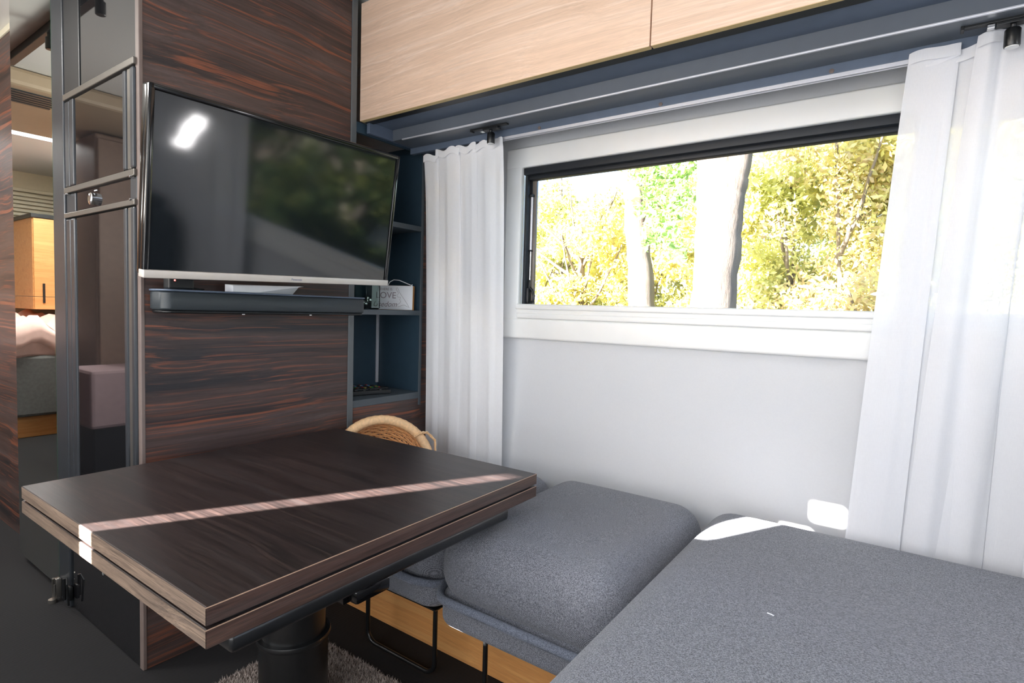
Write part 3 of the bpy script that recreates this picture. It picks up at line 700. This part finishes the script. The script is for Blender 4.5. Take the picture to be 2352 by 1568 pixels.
bm = bmesh.new(); rr_prism(bm, P + .004, -1.552, .652, 1.309, .9745, 1.0235, .026); obj('grille', bm, 'bar', sbx, True, 50)
bm = bmesh.new(); rr_prism(bm, P + .004, -1.5495, .6495, 1.3115, 1.0235, 1.0285, .027, bev=.0012); tp_ = obj('top_plate', bm, 'slate', sbx, True, 50)
bm = bmesh.new(); rr_prism(bm, P + .004, -1.556, .656, 1.305, .966, .9745, .024, bev=.003); obj('bottom_plate', bm, 'black', sbx, True, 50)
for yy in (.865, 1.085): bx('foot', 'chrome', sbx, -1.562, -1.554, yy - .004, yy + .004, .964, .967, .0004)

yaw, tilt, roll = -0.0346, 0.151, 0.0283
U = Vector((math.sin(yaw), math.cos(yaw), 0)); Nn = Vector((math.cos(yaw), -math.sin(yaw), 0))
UP = (Vector((0, 0, 1)) * math.cos(tilt) + Nn * math.sin(tilt)).normalized(); U, UP = U * math.cos(roll) + UP * math.sin(roll), UP * math.cos(roll) - U * math.sin(roll); FR = U.cross(UP).normalized()
if FR.x < 0: FR = -FR
tv = thing('television', 'flat screen television tilted forward on the wood partition', 'television', (-1.380, .9065, 1.265))
tv['_local'] = 1
R3 = Matrix((( U.x, -FR.x, UP.x), (U.y, -FR.y, UP.y), (U.z, -FR.z, UP.z)))
tv.matrix_world = Matrix.Translation((-1.380, .9065, 1.265)) @ R3.to_4x4()
hw, hh = .3665, .2065
bm = bmesh.new(); box(bm, -hw, hw, .002, .03, -hh + .004, hh, .006, 3); obj('housing', bm, 'black_gloss', tv, True)
bm = bmesh.new(); box(bm, -hw * .7, hw * .7, .03, .058, -hh + .03, hh * .6, .01, 3); obj('back_cover', bm, 'black', tv, True)
bm = bmesh.new()
for a in ((-hw, hw, hh - .013, hh), (-hw, -hw + .012, -hh + .012, hh), (hw - .012, hw, -hh + .012, hh)):
    box(bm, a[0], a[1], -.006, .012, a[2], a[3], .003, 3)
obj('bezel', bm, 'black_gloss', tv, True)
bx('screen', 'tv_screen', tv, -hw + .011, hw - .011, -.001, .003, -hh + .016, hh - .012, 0)
bm = bmesh.new(); box(bm, -hw - .001, hw + .001, -.009, .016, -hh - .002, -hh + .0165, .0025, 3); bar_ = obj('bottom_bar', bm, 'silver_bar', tv, True); bar_['label'] = 'champagne silver lower bar'
text_mesh('brand_lettering', 'Panasonic', .0088, 'logo_ink', tv, Vector((.022, -.0092, -hh + .0045)), Matrix.Rotation(PI / 2, 3, 'X'))
bm = bmesh.new(); box(bm, -.07, .07, .058, .075, -.06, .07, .004); obj('mount_plate', bm, 'black_metal', tv, True)
bm = bmesh.new(); box(bm, -.04, .04, .07, .232, -.03, .03, .004); obj('mount_arm', bm, 'black_metal', tv, True)
# receiver eye under the set, cable, folded card
rc = thing('infrared_receiver', 'small black receiver with a red light under the television', 'receiver', (-1.58, .70, 1.03))
bx('case', 'black', rc, -1.60, -1.565, .672, .735, 1.0295, 1.058, .004)
bm = bmesh.new(); lathe(bm, [(.002, 1.046), (.002, 1.050)], 0, 0, 10); bm.transform(Matrix.Translation((-1.566 - 1.048, 0, 0)) if False else Matrix.Identity(4)) if False else None
bm.free()
bm = bmesh.new(); box(bm, -1.566, -1.5635, .684, .688, 1.050, 1.054, .0008); obj('indicator', bm, 'red_led', rc)
bm = bmesh.new(); tube(bm, [(-1.585, .70, 1.05), (-1.575, .715, 1.045), (-1.572, .735, 1.034), (-1.575, .755, 1.0315), (-1.61, .78, 1.0315)], .0028, 8)
obj('cable', bm, 'black', rc, True)
bm = bmesh.new()
vs = [(-1.555, .835, 1.0287), (-1.60, .835, 1.0287), (-1.60, 1.05, 1.0287), (-1.555, .90, 1.0287), (-1.556, .835, 1.047), (-1.60, .835, 1.05), (-1.60, 1.075, 1.056), (-1.556, 1.06, 1.054)]
vv = [bm.verts.new(v) for v in vs]
for f in ((0, 1, 2, 3), (4, 5, 6, 7), (0, 4, 7, 3), (3, 7, 6, 2), (1, 5, 4, 0), (2, 6, 5, 1)): bm.faces.new([vv[i] for i in f])
tag(obj('folded_card', bm, 'white_plain'), 'white folded card lying on the soundbar under the television', 'card')

# things on the shelves ------------------------------------------------
sg = thing('love_sign', 'small white wooden sign with LOVE and Usedom lettering on the shelf', 'sign', (-1.70, 1.58, .987))
bm = bmesh.new(); box(bm, -.095, .079, -.006, .014, 0, .098, .0008)
Rs = Matrix.Translation((-1.717, 1.588, .9875)) @ Matrix.Rotation(math.radians(27), 4, 'Z') @ Matrix.Rotation(-.05, 4, 'X')
bm.transform(Rs); obj('board', bm, 'sign_wood', sg)
bm = bmesh.new(); box(bm, -.0945, .0785, -.0072, -.006, .0005, .0975, 0); bm.transform(Rs); fc = obj('face', bm, 'white_plain', sg)
def stext(body, size, x, z, sh=0, mt='ink', ex=.0003):
    return text_mesh('lettering', body, size, mt, sg, Vector((0, 0, 0)), Matrix.Identity(3), sh, ex), x, z
for body, size, x, z, sh in (('THERE IS', .014, -.035, .078, 0), ('LOVE', .036, -.034, .046, 0), ('Usedom', .030, -.038, .012, .35)):
    o = text_mesh('lettering', body, size, 'ink', None, Vector((0, 0, 0)), Matrix.Identity(3), sh, .0003)
    o.data.transform(Rs @ Matrix.Translation((x, -.0075, z)) @ Matrix.Rotation(PI / 2, 4, 'X')); o.parent = sg; o.data.transform(Matrix.Translation(-sg.location))
bm = bmesh.new()
isl = [(.012, .09), (.018, .084), (.022, .072), (.034, .056), (.046, .040), (.056, .026), (.066, .010), (.056, .014), (.046, .020), (.034, .018), (.022, .012), (.012, .018), (.024, .026), (.030, .034), (.024, .042), (.030, .05), (.016, .052), (.012, .06), (.020, .066), (.012, .078), (.008, .086)]
tube(bm, [(x, -.0075, z) for x, z in isl], .0006, 6, True); bm.transform(Rs); obj('island_outline', bm, 'ink', sg)
bm = bmesh.new(); tube(bm, [(-.03, 0, .098), (-.022, 0, .113), (-.005, 0, .122), (.018, 0, .120), (.045, 0, .110), (.068, 0, .101), (.074, -.004, .103), (.072, -.007, .094)], .0016, 8); bm.transform(Rs)
obj('cord', bm, 'white_plain', sg, True)

jr = thing('glass_jar', 'clear square glass jar on the shelf beside the sign', 'jar', (-1.70, 1.43, .987))
def rsq(cx, cy, h, r, n=4):
    out = []
    for sx_, sy_, a0 in ((1, 1, 0), (-1, 1, PI / 2), (-1, -1, PI), (1, -1, 1.5 * PI)):
        out += [(cx + sx_ * (h - r) + r * math.cos(a0 + i * PI / 2 / n), cy + sy_ * (h - r) + r * math.sin(a0 + i * PI / 2 / n)) for i in range(n + 1)]
    return out
bm = bmesh.new(); L = []
for h_, r_, z in ((.034, .012, .988), (.040, .014, .993), (.040, .014, 1.085), (.034, .014, 1.095), (.031, .014, 1.095), (.036, .013, 1.083), (.036, .013, .999)):
    L.append([bm.verts.new((x, y, z)) for x, y in rsq(-1.70, 1.43, h_, r_)])
for A, B in zip(L, L[1:]):
    for i in range(len(A)): bm.faces.new((A[i], A[(i + 1) % len(A)], B[(i + 1) % len(A)], B[i]))
bm.faces.new(L[0][::-1]); bm.faces.new(L[-1]); obj('glass_body', bm, 'jar', jr, True, 50)
bm = bmesh.new()
for i in range(7):
    a = RNG.uniform(0, 6.28); rr_ = RNG.uniform(0, .02)
    b2 = bmesh.new(); bmesh.ops.create_icosphere(b2, subdivisions=2, radius=.008); bmesh.ops.translate(b2, vec=(-1.70 + rr_ * math.cos(a), 1.43 + rr_ * math.sin(a), 1.008 + .006 * i * .6), verts=b2.verts)
    me = bpy.data.meshes.new('t'); b2.to_mesh(me); b2.free(); bm.from_mesh(me); bpy.data.meshes.remove(me)
o = obj('glass_beads', bm, 'chrome', jr, True); o['kind'] = 'stuff'

def remote(loc, rz, ln, label, btn):
    r = thing('remote_control', label, 'remote', (loc[0], loc[1], loc[2]), 'remote controls in the lower niche')
    r['_local'] = 1; r.rotation_euler = (0, 0, rz)
    bx('case', 'black', r, -ln / 2, ln / 2, -.021, .021, 0, .017, .004)
    for i in range(5):
        for j in range(3):
            mt = btn[(i * 3 + j) % len(btn)]
            bx('button', mt, r, -ln * .4 + i * ln * .17 - .004, -ln * .4 + i * ln * .17 + .004, -.014 + j * .012, -.006 + j * .012, .017, .0188, .0005)
remote((-1.722, 1.455, .654), 1.25, .19, 'black remote control in the niche, nearest its open front', ['frame_steel', 'black_gloss'])
remote((-1.775, 1.50, .654), 1.35, .18, 'black remote control lying in the middle of the niche, coloured keys', ['btn_red', 'btn_green', 'btn_yellow', 'frame_steel'])
remote((-1.835, 1.50, .654), 1.3, .17, 'black remote control at the back of the niche with pale keys', ['btn_blue', 'btn_white', 'btn_red'])

# basket ---------------------------------------------------------------
bk = thing('wicker_basket', 'round light wicker basket with thick rim and a handle behind the table', 'basket', (-1.5, 1.32, .2))
Bn = Vector((.80, -.30, .46)).normalized(); Bu = Vector((0, 0, 1)).cross(Bn).normalized(); Bv = Bn.cross(Bu).normalized(); Bc = Vector((-1.475, 1.335, .452))
def bp(r, a, d): return Bc + (Bu * math.cos(a) * r * 1.0 + Bv * math.sin(a) * r * .93) + Bn * d
rim_r = .170
prof = lambda t_: (rim_r - .006 - .075 * t_ ** 2.2, -.115 * t_)          # radius, depth
bm = bmesh.new(); npt = 96
tube(bm, [bp(rim_r, 2 * PI * i / npt, 0) for i in range(npt)], [.0165 + .0012 * (i % 2) for i in range(npt)], 12, True); obj('rim', bm, 'wicker_rim', bk, True, 60)
bm = bmesh.new()
for i in range(32):                                                    # stakes
    a = 2 * PI * i / 32; tube(bm, [bp(prof(t_)[0], a, prof(t_)[1]) for t_ in np.linspace(0, 1, 9)], .0022, 6)
obj('stakes', bm, 'wicker', bk, True)
bm = bmesh.new()
for k_ in range(15):                                                   # woven strands, in front of and behind the stakes by turns
    t_ = .03 + k_ * .97 / 15; r_, d_ = prof(t_); n_ = 176
    tube(bm, [bp(r_ + .0022 * math.cos(16 * (2 * PI * i / n_) + (k_ % 2) * PI), 2 * PI * i / n_, d_) for i in range(n_)], .0040, 6, True)
o = obj('weave', bm, 'wicker', bk, True)
bm = bmesh.new()
for rr_ in np.linspace(.01, prof(1)[0], 10): tube(bm, [bp(rr_, 2 * PI * i / 48, -.115) for i in range(48)], .0045, 6, True)
obj('bottom_weave', bm, 'wicker', bk, True)
bm = bmesh.new()
hp = [bp(rim_r - .02, .62, .012), bp(rim_r + .004, .58, .022), bp(rim_r + .03, .5, .012), bp(rim_r + .045, .3, .002), bp(rim_r + .03, .1, -.002), bp(rim_r, .02, .02)]
for ph in (0, PI):
    dn = []
    for i in range(40):
        s = i / 39 * (len(hp) - 1); q = min(int(s), len(hp) - 2); p_ = hp[q].lerp(hp[q + 1], s - q)
        dn.append(p_ + (Bn * math.cos(i * .7 + ph) + Bv * math.sin(i * .7 + ph)) * .0025)
    tube(bm, dn, .0036, 6)
obj('handle', bm, 'wicker_rim', bk, True)

# rear bedroom, seen in the mirror and the fridge doors ---------------------
bed = thing('bed', 'bed with pink bedding and grey side, seen in the mirrored door', 'bed', (-5.6, 0, 0))
bx('plinth', 'oak_y', bed, -6.38, -5.06, YL + .01, .62, .0, .15, .002)
bx('side', 'bedgrey', bed, -6.38, -5.02, YL + .01, .62, .15, .58, .02)
bm = bmesh.new(); rbox(bm, -6.3, -4.99, -.62, .58, .56, .80, (.12, .12, .1), 36)
for v in bm.verts:
    p = v.co
    if p.z > .6: p.z += .05 * math.sin(p.x * 11 + p.y * 7) + .035 * math.sin(p.y * 23 + 2 * p.x) + .02 * math.sin(p.x * 37 - p.y * 19)
    if p.x > -5.1: p.x += .02 * math.sin(p.y * 21) ; p.z -= .02 * math.sin(p.y * 9) ** 2
obj('duvet', bm, 'pinkcloth', bed, True, 180)
wd = thing('rear_wardrobe', 'light oak wardrobe beside the bed, seen in the mirrored door', 'wardrobe', (-5.8, -.4, 0))
bx('body', 'oak_y', wd, -6.39, -5.50, YL + .005, -.13, .0 + .9, 1.60, .003)
bx('door', 'oak_y', wd, -5.50, -5.485, YL + .005, -.135, .9, 1.595, .002)
bx('grip', 'black', wd, -5.484, -5.478, -.2, -.185, .95, 1.1, .001)
bx('top_board', 'black', wd, -6.39, -5.48, YL + .005, -.12, 1.60, 1.63, .002)
sh_ = thing('rear_blind', 'cream slatted blind on the rear wall, seen in the mirrored door', 'blind', (XR + .03, -.2, 1.65))
for i in range(8): bx('slat', 'cream', sh_, XR + .005, XR + .03, YL + .03, .5, 1.63 + i * .034, 1.655 + i * .034, .003)
bx('head_rail', 'cream', sh_, XR + .001, XR + .05, YL + .02, .52, 1.905, 1.935, .004)
br2_ = thing('brown_cupboard', 'tall brown cupboard, seen in the fridge door', 'cupboard', (-4.15, -.35, 0))
bx('body', 'brown_cab', br2_, -4.35, -4.0, YL + .005, -.05, 0, 1.98, .01)
bx('door', 'brown_cab', br2_, -4.0, -3.985, YL + .01, -.06, .05, 1.95, .005)
pb = thing('low_chest', 'low chest with mauve cover, seen in the fridge door', 'chest', (-3.8, -.1, 0))
bx('plinth', 'black', pb, -3.98, -3.66, YL + .01, .08, 0, .27, .005); bx('cover', 'mauve', pb, -3.98, -3.64, YL + .01, .10, .27, .60, .02)
ac = thing('ceiling_air_unit', 'tan ceiling air unit with grille, seen in the mirrored door', 'air conditioner', (-3.9, .1, ZC))
bx('housing', 'tan', ac, -4.5, -3.50, -.35, .62, 1.995, ZC - .001, .02)
for i in range(6): bx('slat', 'frame_dark', ac, -3.80 + i * .04, -3.78 + i * .04, .22, .46, 1.988, 1.996, .001)
rl = thing('ceiling_light_rail', 'black ceiling light rail with two spots, seen in the mirrored door', 'rail', (-2.6, .47, ZC))
bx('track', 'black', rl, -3.4, -1.75, .455, .485, 2.045, ZC - .001, .002)
for x in (-2.86, -2.36):
    bm = bmesh.new(); lathe(bm, [(.010, 2.045), (.010, 2.03), (.016, 2.028), (.016, 1.985), (.014, 1.983)], x, .47, 20); obj('lamp_head', bm, 'black_metal', rl, True)

# outside --------------------------------------------------------------
bm = bmesh.new(); box(bm, -40, 30, W + .6, 50, -.75, -.6); g = obj('ground', bm, 'soil'); struct(g, 'grass ground outside the window')

def leaves_mesh(centers, radii, n, size, name, mat, parent, squash=.8, shell=.55):
    centers = np.array(centers, float); radii = np.array(radii, float); wgt = radii ** 2; wgt /= wgt.sum()
    idx = RNG.choice(len(centers), n, p=wgt)
    d = RNG.normal(size=(n, 3)); d /= np.linalg.norm(d, axis=1)[:, None]
    rr = (shell + (1 - shell) * RNG.random(n)) * radii[idx]
    c = centers[idx] + d * rr[:, None] * np.array([1, 1, squash]) + RNG.normal(size=(n, 3)) * .04
    a = RNG.normal(size=(n, 3)); a /= np.linalg.norm(a, axis=1)[:, None]; b = np.cross(a, RNG.normal(size=(n, 3))); b /= np.linalg.norm(b, axis=1)[:, None]
    s = size * RNG.uniform(.6, 1.3, n)[:, None]; nn = np.cross(a, b)
    V = np.stack([c - a * s, c + b * s * .45 + nn * s * .12, c + a * s, c - b * s * .45 + nn * s * .12], 1).reshape(-1, 3)
    off = np.array(parent.location); V -= off
    me = bpy.data.meshes.new(name); me.vertices.add(4 * n); me.vertices.foreach_set('co', V.astype(np.float32).ravel())
    me.loops.add(4 * n); me.loops.foreach_set('vertex_index', np.arange(4 * n, dtype=np.int32)); me.polygons.add(n)
    me.polygons.foreach_set('loop_start', np.arange(0, 4 * n, 4, dtype=np.int32)); me.polygons.foreach_set('loop_total', np.full(n, 4, dtype=np.int32))
    me.update(); me.validate(); me.materials.append(M[mat])
    o = bpy.data.objects.new(name, me); COL.objects.link(o); o.parent = parent; o['kind'] = 'stuff'; return o

def blobs(cx, cy, z0, z1, R, n, r0, r1, seed):
    rg = random.Random(seed); out, rad = [], []
    for i in range(n):
        a = rg.uniform(0, 2 * PI); r = R * math.sqrt(rg.random()); out.append((cx + r * math.cos(a), cy + r * math.sin(a) * .6, rg.uniform(z0, z1))); rad.append(rg.uniform(r0, r1))
    return out, rad

def limb(bm, pts, r0, r1, n=12, jit=.06, seed=0):
    rg = random.Random(seed); P_ = [Vector(p) for p in pts]; out = []; K = 6
    for a, b in zip(P_, P_[1:]):
        for i in range(K): out.append(a.lerp(b, i / K))
    out.append(P_[-1]); m_ = len(out)
    out = [p + Vector((rg.uniform(-1, 1), rg.uniform(-1, 1), 0)) * jit * r0 for p in out]
    tube(bm, out, [(r0 + (r1 - r0) * (i / (m_ - 1)) ** .8) * rg.uniform(.95, 1.05) for i in range(m_)], n)

def big_tree():
    t_ = thing('tree', 'broad pale sunlit trunk nearest the window, shaded on its right side', 'tree', (-1.55, 5.5, -.6))
    bm = bmesh.new(); limb(bm, [(-1.58, 5.5, -.62), (-1.56, 5.5, .8), (-1.53, 5.5, 1.7), (-1.56, 5.52, 2.3), (-1.66, 5.6, 3.2), (-1.9, 5.8, 4.6)], .235, .17, 20, .03, 1)
    limb(bm, [(-1.52, 5.5, 1.7), (-1.47, 5.5, 2.15), (-1.40, 5.5, 2.4), (-1.36, 5.55, 2.9), (-1.25, 5.7, 3.8)], .19, .09, 16, .05, 2); obj('trunk', bm, 'bark', t_, True, 180)
    c, r = blobs(-1.6, 6.2, 3.1, 5.0, 1.7, 26, .3, .6, 3); leaves_mesh(c, r, 5000, .055, 'foliage', 'leaf_green', t_)
big_tree()
def second_tree():
    t_ = thing('tree', 'slimmer pale trunk left of the broad one, green leaves hanging over it', 'tree', (-3.3, 8, -.6))
    bm = bmesh.new(); limb(bm, [(-3.25, 8, -.62), (-3.28, 8, .9), (-3.35, 8, 1.7), (-3.45, 8, 2.3), (-3.6, 8.1, 3.4), (-3.9, 8.3, 4.8)], .235, .12, 18, .03, 5)
    limb(bm, [(-3.35, 8, 2.0), (-3.1, 7.9, 2.6), (-2.8, 7.8, 3.5)], .10, .05, 10, .04, 6); obj('trunk', bm, 'bark', t_, True, 180)
    c = [(-2.75, 6.6, 2.75), (-2.55, 6.6, 2.55), (-2.35, 6.5, 2.7), (-2.5, 6.6, 2.2), (-2.62, 6.6, 1.95), (-2.3, 6.5, 2.35), (-2.25, 6.5, 1.75), (-2.9, 6.6, 3.0), (-2.1, 6.4, 2.9), (-2.75, 6.7, 2.35), (-2.32, 6.4, 1.95)]
    r = [.28, .25, .25, .24, .2, .2, .16, .3, .3, .22, .16]; leaves_mesh(c, r, 2100, .05, 'foliage', 'leaf_green', t_, 1, .2)
second_tree()
def far_tree(name, label, x, y, z0, z1, R, n, mat, seed, nl, ls=.06, trunk=True, br=0):
    t_ = thing(name, label, 'tree' if trunk else 'bush', (x, y, -.6))
    bm = bmesh.new()
    limb(bm, [(x, y, -.62), (x + .1, y, .8), (x - .1, y, z1)], .12 if br >= 0 else .04, .05 if br >= 0 else .02, 10, .1, seed)
    rg = random.Random(seed)
    for i in range(7 + br):
        h_ = rg.uniform(.6, z1 * .8); a = rg.uniform(-1, 1); limb(bm, [(x, y, h_), (x + a * R * .5, y - .3, h_ + .5), (x + a * R, y - .5, h_ + rg.uniform(.7, 1.5))], .04, .012, 6, .2, seed + i)
    obj('branches', bm, 'bark', t_, True, 180)
    c, r = blobs(x, y, z0, z1, R, n, .22, .5, seed); leaves_mesh(c, r, nl, ls, 'foliage', mat, t_)
far_tree('tree', 'yellow green tree at the left end of the view', -7.2, 10.5, .6, 3.3, 1.3, 46, 'leaf_yellow', 11, 15000)
far_tree('tree', 'thin leaved tree with forked dark branches at upper left of view', -7.4, 12.5, 2.6, 4.6, 1.8, 16, 'leaf_yellow', 12, 3600, .06, True, 6)
far_tree('bush', 'yellow bush in front of the left trees, bare twigs below', -5.2, 9.6, .2, 2.7, 1.4, 46, 'leaf_gold', 13, 15000, .055, False, 4)
far_tree('tree', 'yellow green tree behind the slimmer trunk', -4.4, 10.8, .6, 3.6, 1.5, 44, 'leaf_yellow', 14, 14000)
far_tree('bush', 'green and gold bush between the two pale trunks', -2.7, 9.8, .2, 3.0, 1.1, 34, 'leaf_gold', 15, 10000, .055, False, -4)
far_tree('tree', 'golden tree right of the broad trunk', -1.5, 9.3, .5, 3.4, 1.0, 40, 'leaf_yellow', 16, 13000, br=-5)
far_tree('tree', 'tree with reddish leaves near the right end of the view', -.85, 8.6, .8, 3.6, .75, 26, 'leaf_red', 17, 5000, .05, br=-6)
far_tree('tree', 'bright golden tree at the right end of the view, partly behind the curtain', .1, 9.0, .2, 3.8, 1.1, 50, 'leaf_gold', 18, 16000, br=-5)
far_tree('tree', 'golden tree behind the sheer right curtain', 1.9, 9.4, .2, 3.8, 1.2, 40, 'leaf_gold', 19, 8000)
far_tree('bush', 'low reddish bush at the lower right of the view', -.55, 7.8, .5, 1.4, .6, 16, 'leaf_red', 20, 3200, .045, False, -7)
far_tree('tree', 'tall yellow tree furthest behind the middle of the view', -3.0, 13.5, .5, 4.3, 2.4, 60, 'leaf_yellow', 21, 15000, .07)
far_tree('tree', 'tall pale green tree furthest behind the right of the view', .2, 13.0, .5, 4.4, 2.2, 50, 'leaf_yellow', 22, 12000, .07)
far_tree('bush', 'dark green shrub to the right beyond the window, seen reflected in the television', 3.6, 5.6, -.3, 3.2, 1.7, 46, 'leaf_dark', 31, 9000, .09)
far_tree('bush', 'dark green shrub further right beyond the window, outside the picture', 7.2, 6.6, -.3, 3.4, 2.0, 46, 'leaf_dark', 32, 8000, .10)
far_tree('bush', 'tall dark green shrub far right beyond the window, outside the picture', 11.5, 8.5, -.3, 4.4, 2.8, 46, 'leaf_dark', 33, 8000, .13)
far_tree('tree', 'tall yellow tree furthest behind the left of the view', -8.2, 14.0, .5, 4.0, 2.6, 50, 'leaf_yellow', 23, 13000, .07)
